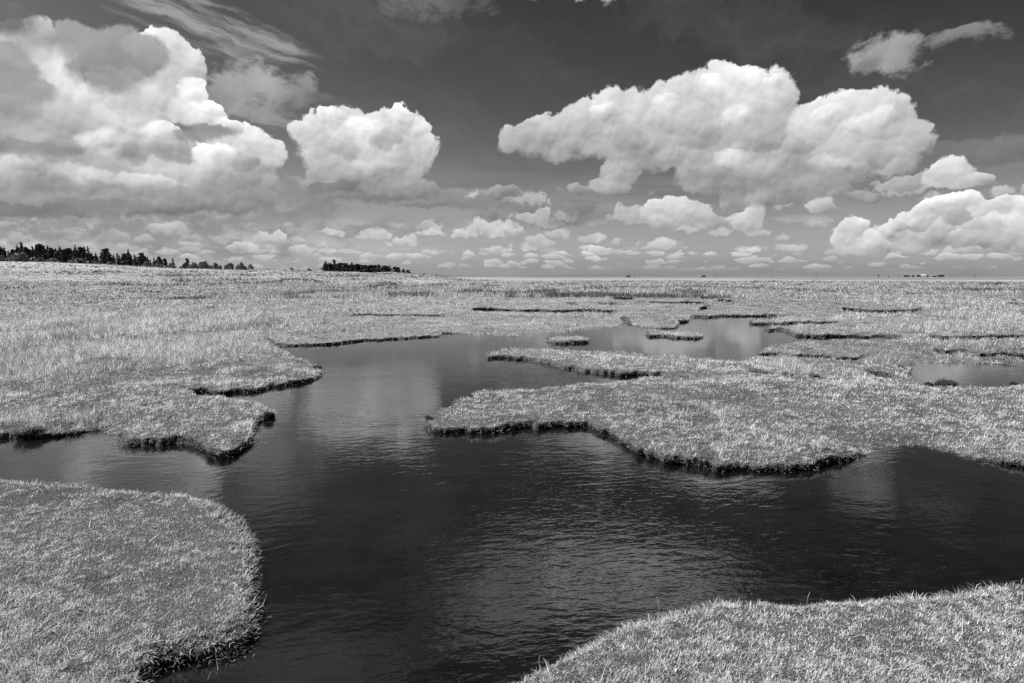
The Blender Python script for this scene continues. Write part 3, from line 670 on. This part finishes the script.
# grass hanging over the rims of the banks, and roots showing in the mud faces
def fringe():
    Xs, Ys, Ps, Ds = [], [], [], []
    for gx, gy, kind in world_loops:
        area = 0.5*np.sum(gx*np.roll(gy, -1)-np.roll(gx, -1)*gy); sgn = 1 if area > 0 else -1
        if kind == 'i': sgn = -sgn
        x2, y2 = np.roll(gx, -1), np.roll(gy, -1); L = np.hypot(x2-gx, y2-gy); D = np.hypot(gx, gy)
        cnt = np.minimum(np.ceil(L*np.clip(F/D*4.2, 50, 700)), 4000).astype(int)
        idx = np.repeat(np.arange(len(gx)), cnt); t = rng.uniform(0, 1, len(idx))
        Xs.append(gx[idx]*(1-t)+x2[idx]*t); Ys.append(gy[idx]*(1-t)+y2[idx]*t)
        nx, ny = -(y2-gy)/(L+1e-9)*sgn, (x2-gx)/(L+1e-9)*sgn
        Ps.append(np.arctan2(nx[idx], ny[idx])); Ds.append(D[idx])
    X, Y, P_, D = map(np.concatenate, (Xs, Ys, Ps, Ds)); n = len(X)
    back = rng.uniform(-.03, .014, n); X = X+np.sin(P_)*back; Y = Y+np.cos(P_)*back
    cov = fbm(X*.9, Y*.9, 33, 3); fine = fbm(X*9, Y*9, 34, 2)
    low = rng.uniform(0, 1, n) < .35+.4*sstep(cov, .38, .6); slp = sstep(fbm(X*.8, Y*.8, 61, 3), .42, .68)*.09
    depth = rng.uniform(0, 1, n)**1.1*(.045+.06*sstep(cov, .40, .64)+.03*fine)
    X = np.where(low, X+np.sin(P_)*(.014+depth*.45+slp*depth/.09), X); Y = np.where(low, Y+np.cos(P_)*(.014+depth*.45+slp*depth/.09), Y)
    Z = land(X, Y)-np.where(low, depth, .004)
    cl = fbm(X*3.1, Y*3.1, 71, 3)
    LL = rng.uniform(.028, .055, n)*(.6+.9*sstep(cl, .3, .7)); LL = np.maximum(LL, 1.6*D/F); LL = np.minimum(LL, .09)*(1+.9*sstep(D, 10, 25)*sstep(fbm(X*.7, Y*.7, 36, 2), .45, .6))
    th0 = rng.uniform(.3, 1.5, n); th1 = th0+rng.uniform(.2, 1.2, n)
    phi = P_+rng.normal(0, .7, n)
    wd = np.maximum(rng.uniform(.003, .0055, n), .6*D/F*rng.uniform(.6, 1, n))
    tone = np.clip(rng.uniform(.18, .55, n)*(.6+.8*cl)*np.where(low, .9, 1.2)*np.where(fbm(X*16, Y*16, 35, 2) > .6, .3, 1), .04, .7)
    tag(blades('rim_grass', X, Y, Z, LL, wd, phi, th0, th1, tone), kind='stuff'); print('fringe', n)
fringe()

# dead straw and flattened stems strewn over the near turf
def litter(n, y0, y1, L=(.05, .13)):
    py = rng.uniform(y0, y1, n); px = rng.uniform(-150, 1180, n); ok = is_land(px, py); px, py = px[ok], py[ok]
    gx, gy = ground_xy(px, py); n = len(gx); D = np.hypot(gx, gy); q = fbm(gx*1.6, gy*1.6, 101, 3); k = rng.uniform(0, 1, n) < .15+.85*sstep(q, .5, .65)
    gx, gy, D = gx[k], gy[k], D[k]; n = len(gx); th0 = rng.uniform(.7, 1.35, n)
    tag(blades('straw_litter', gx, gy, land(gx, gy)+rng.uniform(.004, .022, n), rng.uniform(*L, n), np.maximum(rng.uniform(.002, .0035, n), .5*D/F), rng.uniform(0, 6.28, n), th0, th0+rng.uniform(-.1, .6, n), rng.uniform(.4, .85, n)), kind='stuff')
litter(1500, 475, 760); litter(1600, 385, 475, (.05, .11))

# ------------------------------------------------------------------ finding the place on the land that a line of sight meets
def meet(px, py, rmin=60.0, rmax=330.0):
    d_ = ray(px, py); h_ = math.hypot(d_.x, d_.y); r_ = rmin
    while r_ < rmax:
        t = r_/h_
        if EYE+d_.z*t <= float(land(d_.x*t, d_.y*t)): return d_.x*t, d_.y*t
        r_ += 1.0
    t = rmax/h_; return d_.x*t, d_.y*t
def at_range(px, r_):
    x = (px-512)/F; h_ = math.hypot(x, 1); return x/h_*r_, r_/h_
def px_h(n, x, y): return n*y/F                  # metres that span n pixels at that distance

def leaf_cloud(name, centres, radii, n, size, tone, parent, mat=M_LEAF, flat=0.6, seed=1, droop=0):
    r_ = np.random.default_rng(seed); k = r_.integers(0, len(centres), n)
    C_ = np.array(centres)[k]; Rd = np.array(radii)[k]
    dv = r_.normal(0, 1, (n, 3)); dv /= np.linalg.norm(dv, axis=1)[:, None]
    p = C_+dv*Rd*(r_.uniform(.25, 1, n)**.5)[:, None]
    a = r_.normal(0, 1, (n, 3)); a /= np.linalg.norm(a, axis=1)[:, None]; b = np.cross(a, r_.normal(0, 1, (n, 3))); b /= np.linalg.norm(b, axis=1)[:, None]
    sz = (size*r_.uniform(.5, 1.3, n))[:, None]
    V_ = np.stack([p-a*sz*.5-b*sz*.3, p+a*sz*.5-b*sz*.2, p+a*sz*.4+b*sz*.5, p-a*sz*.5+b*sz*.3], 1)
    li = np.arange(4*n); ls = np.arange(n)*4
    tn = np.repeat(tone*r_.uniform(.5, 1.7, n), 4)
    return mesh_obj(name, V_.reshape(-1, 3), (li, ls, None), mat, parent, tone=tn)
def tube(pts, rad, seg=5):
    V_, F_ = [], []
    for i, (p, r_) in enumerate(zip(pts, rad)):
        p = Vector(p); q = Vector(pts[min(i+1, len(pts)-1)])-Vector(pts[max(i-1, 0)])
        q.normalize(); u = q.orthogonal().normalized(); w = q.cross(u)
        for k in range(seg):
            a = 2*math.pi*k/seg; V_.append(tuple(p+(u*math.cos(a)+w*math.sin(a))*r_))
        if i:
            for k in range(seg): F_.append(((i-1)*seg+k, (i-1)*seg+(k+1) % seg, i*seg+(k+1) % seg, i*seg+k))
    F_.append(tuple(range(seg-1, -1, -1))); F_.append(tuple((len(pts)-1)*seg+k for k in range(seg)))
    return V_, F_
def join(*parts):
    V_, F_ = [], []
    for v, f in parts:
        b = len(V_); V_ += v; F_ += [tuple(i+b for i in q) for q in f]
    return V_, F_
def box(x0, x1, y0, y1, z0, z1):
    return ([(x0,y0,z0),(x1,y0,z0),(x1,y1,z0),(x0,y1,z0),(x0,y0,z1),(x1,y0,z1),(x1,y1,z1),(x0,y1,z1)],
            [(0,3,2,1),(4,5,6,7),(0,1,5,4),(1,2,6,5),(2,3,7,6),(3,0,4,7)])
M_BARK = plain('bark', 0.06, .9); M_TIMBER = plain('weathered_timber', 0.05, .8, .4, 1.5); M_ROOF = plain('dark_roof', 0.04, .7, .3, 1.0)
M_WHITE = plain('white_paint', 0.62, .6, .1, 1.0); M_PANE, T, o = new_mat('window_glass'); principled(T, o, 0.02, .1, spec=.5)
M_STRAW = plain('dry_straw', 0.55, .7, .25, 40); M_TWIG = plain('dead_twig', 0.30, .8, .3, 40)

# ------------------------------------------------------------------ trees on the ridge (unit height prototypes of 8 m)
def conifer(seed):                               # spired crown in tiers, gaps between the boughs
    r_ = random.Random(seed); root = empty('conifer_tree', (0, 0, -50))
    v, f = tube([(0, 0, -.6), (0.05, 0, 2.5), (0, .05, 5.5), (0, 0, 7.7)], [.17, .13, .08, .02], 6)
    limbs = [(v, f)]; cs, rs = [], []; z = .5+r_.random()*.4
    while z < 7.7:
        w = (1.75*(1-(z/8.0)**1.25)+.12)*r_.uniform(.75, 1.15); k = 5 if z < 5 else 4
        for j in range(k):
            if r_.random() < .13: continue
            a = r_.uniform(0, 6.28); l_ = w*r_.uniform(.7, 1.1)
            limbs.append(tube([(0, 0, z), (math.cos(a)*l_*.9, math.sin(a)*l_*.9, z-.12*l_)], [.04, .015], 3))
            for q in (.35, .65, .92): cs.append((math.cos(a)*l_*q, math.sin(a)*l_*q, z-.1*l_*q)); rs.append((.20+.2*w*.5, .20+.2*w*.5, .17))
        z += r_.uniform(.42, .62)
    cs += [(0, 0, 7.6), (0, 0, 7.85)]; rs += [(.12, .12, .25)]*2
    V_, F_ = join(*limbs); mesh_obj('trunk', V_, F_, M_BARK, root)
    leaf_cloud('crown', cs, rs, 1900, .38, .040, root, seed=seed); return root
def pine(seed):                                  # broad uneven crown on a bare stem
    r_ = random.Random(seed); root = empty('pine_tree', (0, 0, -50)); limbs = [tube([(0, 0, -.6), (.1, 0, 2.5), (0, .1, 5), (.1, 0, 6.5)], [.2, .16, .12, .05], 6)]; cs, rs = [], []
    for j in range(22):
        a = r_.uniform(0, 6.28); z = 1.0+6.2*(j+r_.random())/22; w = r_.uniform(.5, 2.0)*(1-abs(z-3.6)/5.6)
        c_ = (math.cos(a)*w, math.sin(a)*w, z); cs.append(c_); rs.append((r_.uniform(.6, 1.0), r_.uniform(.6, 1.0), r_.uniform(.4, .75)))
        limbs.append(tube([(0, 0, z-.9), c_], [.07, .02], 3))
    V_, F_ = join(*limbs); mesh_obj('trunk', V_, F_, M_BARK, root)
    leaf_cloud('crown', cs, rs, 2000, .42, .045, root, seed=seed); return root
def shrub(seed, tone):                           # low wind-clipped bush, 2 m high
    r_ = random.Random(seed); root = empty('wind_clipped_shrub', (0, 0, -50)); limbs = []; cs, rs = [], []
    for j in range(22):
        a = r_.uniform(0, 6.28); w = r_.uniform(0, 1.75); z = .35+1.2*(1-(w/1.9)**2)*r_.uniform(.2, 1)
        c_ = (math.cos(a)*w, math.sin(a)*w, z); cs.append(c_); rs.append((.55, .55, .45)); limbs.append(tube([(math.cos(a)*w*.2, math.sin(a)*w*.2, -.2), c_], [.05, .015], 3))
    V_, F_ = join(*limbs); mesh_obj('stems', V_, F_, M_BARK, root)
    leaf_cloud('foliage', cs, rs, 1500, .28, tone, root, seed=seed); return root
CON = [conifer(s_) for s_ in (11, 12, 13)]; PIN = [pine(s_) for s_ in (21, 22, 23)]; SHR = [shrub(31, .16), shrub(32, .20)]
used = set()
def copy_thing(proto, loc, rz, sx, sz):
    if proto.name not in used: used.add(proto.name); r_ = proto
    else:
        r_ = proto.copy(); COL.objects.link(r_)
        for ch in proto.children:
            c_ = ch.copy(); COL.objects.link(c_); c_.parent = r_
    r_.location = loc; r_.rotation_euler = (0, 0, rz); r_.scale = (sx, sx, sz); return r_
ORD = ['first','second','third','fourth','fifth','sixth','seventh','eighth','ninth','tenth','eleventh','twelfth','thirteenth','fourteenth','fifteenth','sixteenth','seventeenth','eighteenth','nineteenth','twentieth']
ORD += ['twenty-'+w for w in ORD[:9]]+['thirtieth']+['thirty-'+w for w in ORD[:9]]+['fortieth']
TOPS = [(0,244.5),(3.5,244),(8,245),(12,248.6),(16.5,246.6),(21,243),(25,240.5),(29,244),(32.5,246),(36,244.5),(40,242.5),(44,241),(47.5,244),(51,244),(55,245),(59,246.6),(63,245),(67,247),(71,245),
 (74.5,248),(78.6,244),(83,244),(87.5,245),(91,245),(94,250.7),(98.5,251.4),(104,249.4),(108,245.3),(112,251.4),(116,252.8),(120,251.4),(126.5,250.7),(131,248),(137,252.8),(144,250),(150,255),(156,256),(161,254),(167,256),(175,256.4)]
def stand(px, top, r_, protos, k, kind, label, group, wide=1.0, unit=8.0):
    x, y = at_range(px, r_); z = float(land(x, y)); d_ = ray(px, top); t = r_/math.hypot(d_.x, d_.y); h = EYE+d_.z*t-z
    h = max(h, .8); s_ = h/unit
    o_ = copy_thing(protos[k % len(protos)], (x, y, z-.1), random.uniform(0, 6.28), s_*wide, s_); tag(o_, label, kind, group); return o_
TOPS = [(a, b+1.3) for a, b in TOPS]
for i, (px, top) in enumerate(TOPS):
    con = (i*7) % 10 < 6; r_ = 262+(i*37 % 23)
    look_ = ('tall ' if top < 245 else 'middling ' if top < 250 else 'low ')+('spired dark conifer' if con else 'round-headed dark pine')
    stand(px, top, r_, CON if con else PIN, i, 'tree', f'{look_}, {ORD[i]} tree from the left edge in the front row', 'trees of the wood on the left ridge', 1.0 if con else 1.05)
for i in range(34):
    px = -6+i*5.3+random.uniform(-1, 1); top = float(np.interp(px, [a for a, b in TOPS], [b for a, b in TOPS]))+random.uniform(1.6, 3.6)
    stand(px, top, 296+random.uniform(0, 12), PIN if i % 3 else CON, i, 'tree', f'dark tree filling the wood behind the front row, {ORD[i]} from the left', 'trees of the wood on the left ridge', 1.15)
for i, px in enumerate(range(-220, -6, 7)):      # the wood runs on beyond the picture's edge
    stand(px, 244+random.uniform(-2, 3), 262+random.uniform(0, 25), CON if i % 2 else PIN, i, 'tree', f'dark tree of the wood outside the left edge of the picture, {ORD[len(range(-220,-6,7))-1-i]} outwards', 'trees of the wood on the left ridge')
x, y = at_range(189, 268)
stand(189, 257.2, 262, PIN, 1, 'tree', 'lone small pine at the right end of the wood on the ridge', None, .9)
CL2 = [(326,260.4),(335,259.8),(331,262),(341,262),(347,262.4),(353,262),(359,262.6),(365,264.2),(370,264),(375,263.6),(380,264),(385,265),(390,265.6),(395,266.2),(400,267),(405,268),(409,268.8)]
CL2.sort()
CL2 += [(329,262.6),(338,262.8),(344.5,263.6),(350,264),(356,264.2),(362,264.6),(373,265),(383,265.4),(388,266),(398,267)]; CL2.sort()
for i, (px, top) in enumerate(CL2):
    stand(px+random.uniform(-1, 1), top+random.uniform(-.5, .5), 280+(i*13 % 22), PIN if i % 3 else CON, i, 'tree', f'small dark tree, {ORD[i]} from the left in the copse on the central rise', 'trees of the copse on the central rise', random.uniform(1.6, 2.4))
BSH = [(5,254,13),(26,251,26),(43,256,12),(57,257.5,17),(80,257,23),(98,260,10),(112,260.5,12),(150,260.5,12),(161,261,12),(172,262,12),(186,262.5,11),(195,261,12),(202,260.6,10),(207,260,15),(218,261.6,13),(232,261.6,15),(243,261,12),(252,263,9)]
for i, (px, top, w) in enumerate(BSH):
    r_ = 250+(i*11 % 7); x, y = at_range(px, r_); z = float(land(x, y)); d_ = ray(px, top); t = r_/math.hypot(d_.x, d_.y); h = max(.7, EYE+d_.z*t-z)
    o_ = copy_thing(SHR[i % 2], (x, y, z-.1), random.uniform(0, 6.28), px_h(w, x, y)/4.4, h/1.95)
    tag(o_, f'{"broad " if w > 16 else "small "}{"tall " if top < 255 else "low "}grey-green shrub, {ORD[i]} from the left before the wood and along the ridge', 'shrub', 'shrubs along the left ridge')
for px, py, w, lab in [(291,267,5,'dark little bush on the crest between the wood and the copse'),(309,268.4,6,'pale little bush just left of the copse'),(390,276,2.6,'tiny dark bush on the slope below the copse'),(424,275,2.8,'tiny dark bush on the slope right of the copse'),
                       (436,272.5,2.6,'tiny bush on the crest right of the copse'),(282,275,2.4,'tiny dark bush low on the slope, left of the copse'),(200,277,2,'tiny dark bush on the marsh below the low shrubs')]:
    x, y = meet(px, py, 60, 262); z = float(land(x, y)); s_ = px_h(w, x, y)/4.2
    tag(copy_thing(SHR[0], (x, y, z-.05), random.uniform(0, 6), s_, s_*1.6), lab, 'bush')

# ------------------------------------------------------------------ pile huts and marker posts out on the sands
def pile_hut(px, wpx, hpx, r_, label, pale=False, group='huts on the far sands'):
    x, y = at_range(px, r_); z = float(land(x, y)); w = px_h(wpx, x, y); h = px_h(hpx, x, y); rz = -math.atan2(x, y)
    root = empty('pile_hut', (x, y, z), rz, label, 'hut', group); lift = h*.28; d_ = w*.6; wall = M_WHITE if pale else M_TIMBER
    mesh_obj('walls', *box(-w*.42, w*.42, -d_*.4, d_*.4, lift+.25, h*.78), wall, root)
    ov = ([(-w*.5,-d_*.5,h*.78),(w*.5,-d_*.5,h*.78),(w*.5,d_*.5,h*.78),(-w*.5,d_*.5,h*.78),(-w*.44,0,h),(w*.44,0,h)], [(0,3,2,1),(0,1,5,4),(2,3,4,5),(1,2,5),(3,0,4)])
    mesh_obj('roof', *ov, M_WHITE if pale else M_ROOF, root)
    mesh_obj('deck', *box(-w*.5, w*.5, -d_*.5, d_*.5, lift, lift+.22), M_TIMBER, root)
    for k in range(3):
        xx = -w*.27+k*w*.27
        mesh_obj('window' if k != 1 else 'door', *box(xx-w*.07, xx+w*.07, -d_*.4-.06, -d_*.4-.003, lift+(.9 if k != 1 else .26), h*.68), M_PANE, root)
    for xx in (-.45, -.15, .15, .45):
        for yy in (-.45, .45): mesh_obj('pile', *tube([(xx*w, yy*d_, -.5), (xx*w, yy*d_, lift-.003)], [w*.012+.1]*2, 6), M_TIMBER, root)
    return root
pile_hut(628, 4.6, 2.4, 1700, 'low dark hut alone on the horizon, just right of the middle', group=None)
pile_hut(703, 4.4, 2.4, 1750, 'low dark hut on the horizon with one thin post to its right', group=None)
pile_hut(905, 5.4, 2.6, 1800, 'dark hut at the left end of the far cluster on the sands')
pile_hut(911.5, 2.6, 2.6, 1900, 'narrow dark hut, second building from the left in the far cluster')
pile_hut(917, 3.8, 2.9, 1850, 'dark hut directly left of the white one in the far cluster')
pile_hut(921.5, 4.2, 3.2, 1950, 'white-walled hut in the middle of the far cluster', True)
pile_hut(926, 2.2, 2.4, 1850, 'tiny dark hut directly right of the white one in the far cluster')
pile_hut(933, 3.8, 2.0, 1800, 'low dark hut touching the long hut from the left')
pile_hut(939.2, 6.6, 3.1, 1750, 'longest and darkest hut at the right end of the far cluster')
def post(px, hpx, r_, label, top=False, th=.55):
    x, y = at_range(px, r_); z = float(land(x, y)); h = px_h(hpx, x, y); t = px_h(th, x, y)/2
    root = empty('marker_post', (x, y, z), 0, label, 'post', 'marker posts along the horizon')
    mesh_obj('shaft', *tube([(0, 0, -1), (0, 0, h*.6), (t*.3, 0, h)], [t, t*.9, t*.6], 6), M_TIMBER, root)
    if top: mesh_obj('basket', *tube([(0, 0, h*.62), (0, 0, h*.72), (0, 0, h*.95), (0, 0, h)], [t*1.2, t*3, t*3, t*1.2], 8), M_TIMBER, root)
    else: mesh_obj('cap', *tube([(t*.3, 0, h-.1), (t*.3, 0, h+.25)], [t*1.1, t*.7], 6), M_TIMBER, root)
for a in [(634,1.6,900,'short post just right of the lone hut near the middle'),(715,2.4,900,'post just right of the second hut on the horizon'),(757,2.2,900,'left of two short posts on the empty horizon right of middle'),
          (771,2.4,900,'right of two short posts on the empty horizon right of middle'),(815,2,900,'short post halfway between the two-post pair and the far cluster'),(877,3.6,1200,'tall marker with a basket top, left of the far cluster',True),
          (887,2.6,1200,'stout short post between basket marker and far cluster'),(896.5,4.2,1200,'thin tall post directly left of the far cluster',False,.4),(948.5,4.2,1200,'thin tall post right of the longest hut',False,.4),
          (973,3.8,1200,'rightmost thin post standing on the horizon',False,.4)]: post(*a)
for i, px in enumerate([166,178,190,203,217]):
    x, y = meet(px, 276.5, 60, 250); z = float(land(x, y))
    root = empty('fence_post', (x, y, z), 0, f'small dark stake on the marsh below the shrubs, {ORD[i]} from the left', 'post', 'stakes on the left marsh'); h = px_h(2.2, x, y)
    mesh_obj('shaft', *tube([(0, 0, -.3), (0, 0, h), (0, .02, h*1.05)], [.06, .055, .03], 6), M_TIMBER, root)

# ------------------------------------------------------------------ tussocks that stand out by themselves
def tussock(px, py, w, h, tone, label, n=420, lean=.6):
    gx, gy = ground_xy(px, py); gx, gy = float(gx), float(gy); D = math.hypot(gx, gy); gz = float(land(gx, gy)); W_ = px_h(w, gx, gy); H_ = px_h(h, gx, gy)
    r_ = rng; a = r_.uniform(0, 6.283, n); q = np.sqrt(r_.uniform(0, 1, n)); X_ = np.cos(a)*q*W_*.36; Y_ = np.sin(a)*q*min(W_*.3, .25)
    phi = np.arctan2(X_, Y_)+r_.normal(0, .7, n); LL = H_*(1.25-.5*q)*r_.uniform(.7, 1.2, n); th0 = .1+.7*q*r_.uniform(.4, 1, n); th1 = th0+r_.uniform(.2, 1.1, n)
    wd = np.maximum(r_.uniform(.003, .006, n), .6*D/F)
    o_ = blades('grass_tussock', X_, Y_, np.full(n, -.01), LL, wd, phi, th0, th1, np.clip(tone*r_.uniform(.4, 1.9, n), .02, .7)); o_.location = (gx, gy, gz)
    return tag(o_, label, 'tussock', None)
tussock(27, 428, 30, 13, .30, 'shaggy grey tussock on the bank edge at far left', 700)
tussock(72, 424, 24, 9, .34, 'smaller shaggy tussock right of the shaggy grey one on the left bank')
tussock(97, 420, 22, 8, .34, 'tussock at the notch of the left bank')
tussock(947, 382.5, 26, 8, .17, 'dark bushy tussock at the near edge of the right pool', 600)
tussock(929, 382.5, 9, 4.5, .10, 'small dark tuft beside the bushy tussock at the right pool', 200)
tussock(754, 373, 12, 8, .45, 'leftmost of two pale leaning tussocks on the middle turf tongue')
tussock(764, 374.5, 12, 7, .42, 'rightmost of two pale leaning tussocks on the middle turf tongue')
tussock(788, 376, 14, 6, .38, 'low grey tussock right of the pale pair on the middle turf')
tussock(814, 376, 9, 6, .38, 'small upright tussock farthest right of the row on the middle turf')
tussock(1016, 383, 12, 4, .08, 'dark tuft where the right pool ends at the picture edge')
tussock(470, 394, 9, 4, .12, 'little dark tuft on the water edge of the central turf tongue', 160)
tussock(429, 415, 7, 6, .08, 'dark muddy knob at the tip of the central turf tongue', 200)
tussock(268, 411, 12, 5, .07, 'dark knob at the tip of the left turf point', 240)
tussock(318, 366, 9, 5, .08, 'dark knob at the tip of the farther left turf point', 240)

# ------------------------------------------------------------------ dry stems close to the camera
def stem(pts, label, rad=.0022, mat=M_STRAW, z0=None, name='dry_stem', extra=()):
    W_ = []
    for (px, py, z) in pts:
        gx, gy = ground_xy(px, py, z); W_.append(Vector((float(gx), float(gy), z)))
    base = W_[0].copy(); Q = []
    for i in range(len(W_)-1):
        p0, p1, p2, p3 = W_[max(i-1, 0)], W_[i], W_[i+1], W_[min(i+2, len(W_)-1)]
        for k in range(5):
            t = k/5; Q.append(.5*((2*p1)+(p2-p0)*t+(2*p0-5*p1+4*p2-p3)*t*t+(3*p1-p0-3*p2+p3)*t**3)-base)
    Q.append(W_[-1]-base); n_ = len(Q); prt = [tube(Q, [rad*(1-.7*i/n_) for i in range(n_)], 5)]
    for e in extra:
        E = [Vector((*map(float, ground_xy(px, py, z)), z))-base for px, py, z in e]; prt.append(tube(E, [rad*.7*(1-.6*i/len(E)) for i in range(len(E))], 4))
    o_ = mesh_obj(name, *join(*prt), mat, smooth=True); o_.location = base; return tag(o_, label, 'stem')
Z0 = TURF+.012; Z1 = TURF+.05; Z2 = TURF+.08
stem([(36,636,Z0),(43,631,Z1),(50,626,Z1)], 'straight pale straw lying on the near left turf')
stem([(51,630,Z1),(58,626,Z2),(68,624,Z1)], 'curved pale straw bowing right on the near left turf')
stem([(-4,655,Z0),(4,648,Z1),(12,642,Z2),(24,640,Z1)], 'long pale straw bent over at the lower left edge', .003)
stem([(14,598,Z0),(11,594,Z1),(8,590,Z1)], 'short pale straw leaning left at the left edge of the turf')
stem([(30,629,Z0),(32,624,Z1),(34,619,Z1)], 'short upright straw on the near left turf')
stem([(256,610,TURF*.7),(261,607,.12),(264.5,601,.15),(266.5,594,.19)], 'pale curved stem springing from turf edge over the water', .0022)
stem([(218,671,0.0),(217,662,.03),(215,652,.07)], 'forked dead twig standing in the water by the near left bank', .0025, M_TWIG, name='dead_twig', extra=[[(217.3,666,.02),(221,660,.04),(227,656,.06)]])
stem([(208,680,0.0),(209,676,.02),(211,672,.04)], 'small dead twig in the water, left of the forked one', .002, M_TWIG, name='dead_twig')
stem([(187,683,0.0),(186,679,.03)], 'stub of dead twig low in the water at the bottom edge', .002, M_TWIG, name='dead_twig')
stem([(247,543,TURF*.6),(256,541,.10),(262,545,.07),(266,548,.04)], 'drooping rootlet hanging from the rounded turf end', .0015, M_TWIG, name='dead_twig', extra=[[(256,541,.10),(263,543,.09),(268,540,.10)]])
stem([(660,616,Z0),(659,606,Z2),(657,597,TURF+.12)], 'single thin stalk upright on the right turf rim', .0018)
stem([(807,603,Z0),(808,598,Z1),(810,592,Z2)], 'thin stalk on the turf rim below the middle channel', .0016)
stem([(722,608,Z0),(720,602,Z1),(719,596,Z2)], 'thin stalk on the rim left of the middle stalk', .0016)
stem([(540,668,Z0),(539,661,Z1),(540,655,Z2)], 'thin stalk at the left end of the right turf rim', .0016)
stem([(977,672,Z0),(966,668,Z1),(958,670,Z0)], 'pale straw looped on the lower right turf', .003)
stem([(1003,622,Z0),(1012,617,Z1),(1024,614,Z1)], 'pale straw at the right edge of the near turf', .0025)

# ------------------------------------------------------------------ algae and drowned grass at the water's edge by the near left bank
def algae():
    n = 5200; t = rng.uniform(0, 1, n); px = 140+t*118+rng.normal(0, 5, n); base = np.interp(px, [140,160,186,206,240,258], [672,656,650,644,640,628]); py = base+np.abs(rng.normal(0, 7, n))+2
    gx, gy = ground_xy(px, py, 0.0); m_ = fbm(gx*6, gy*6, 88, 3); k = (m_ > .5); gx, gy, m_ = gx[k], gy[k], m_[k]; n = len(gx)
    return tag(blades('algae', gx, gy, .001+rng.uniform(0, .008, n)+.02*(m_-.5), rng.uniform(.006, .02, n), rng.uniform(.004, .009, n), rng.uniform(0, 6.28, n), rng.uniform(.9, 1.5, n), rng.uniform(1.2, 1.57, n), np.clip(.10*rng.uniform(.4, 1.6, n), .02, .3)), kind='stuff')
algae()
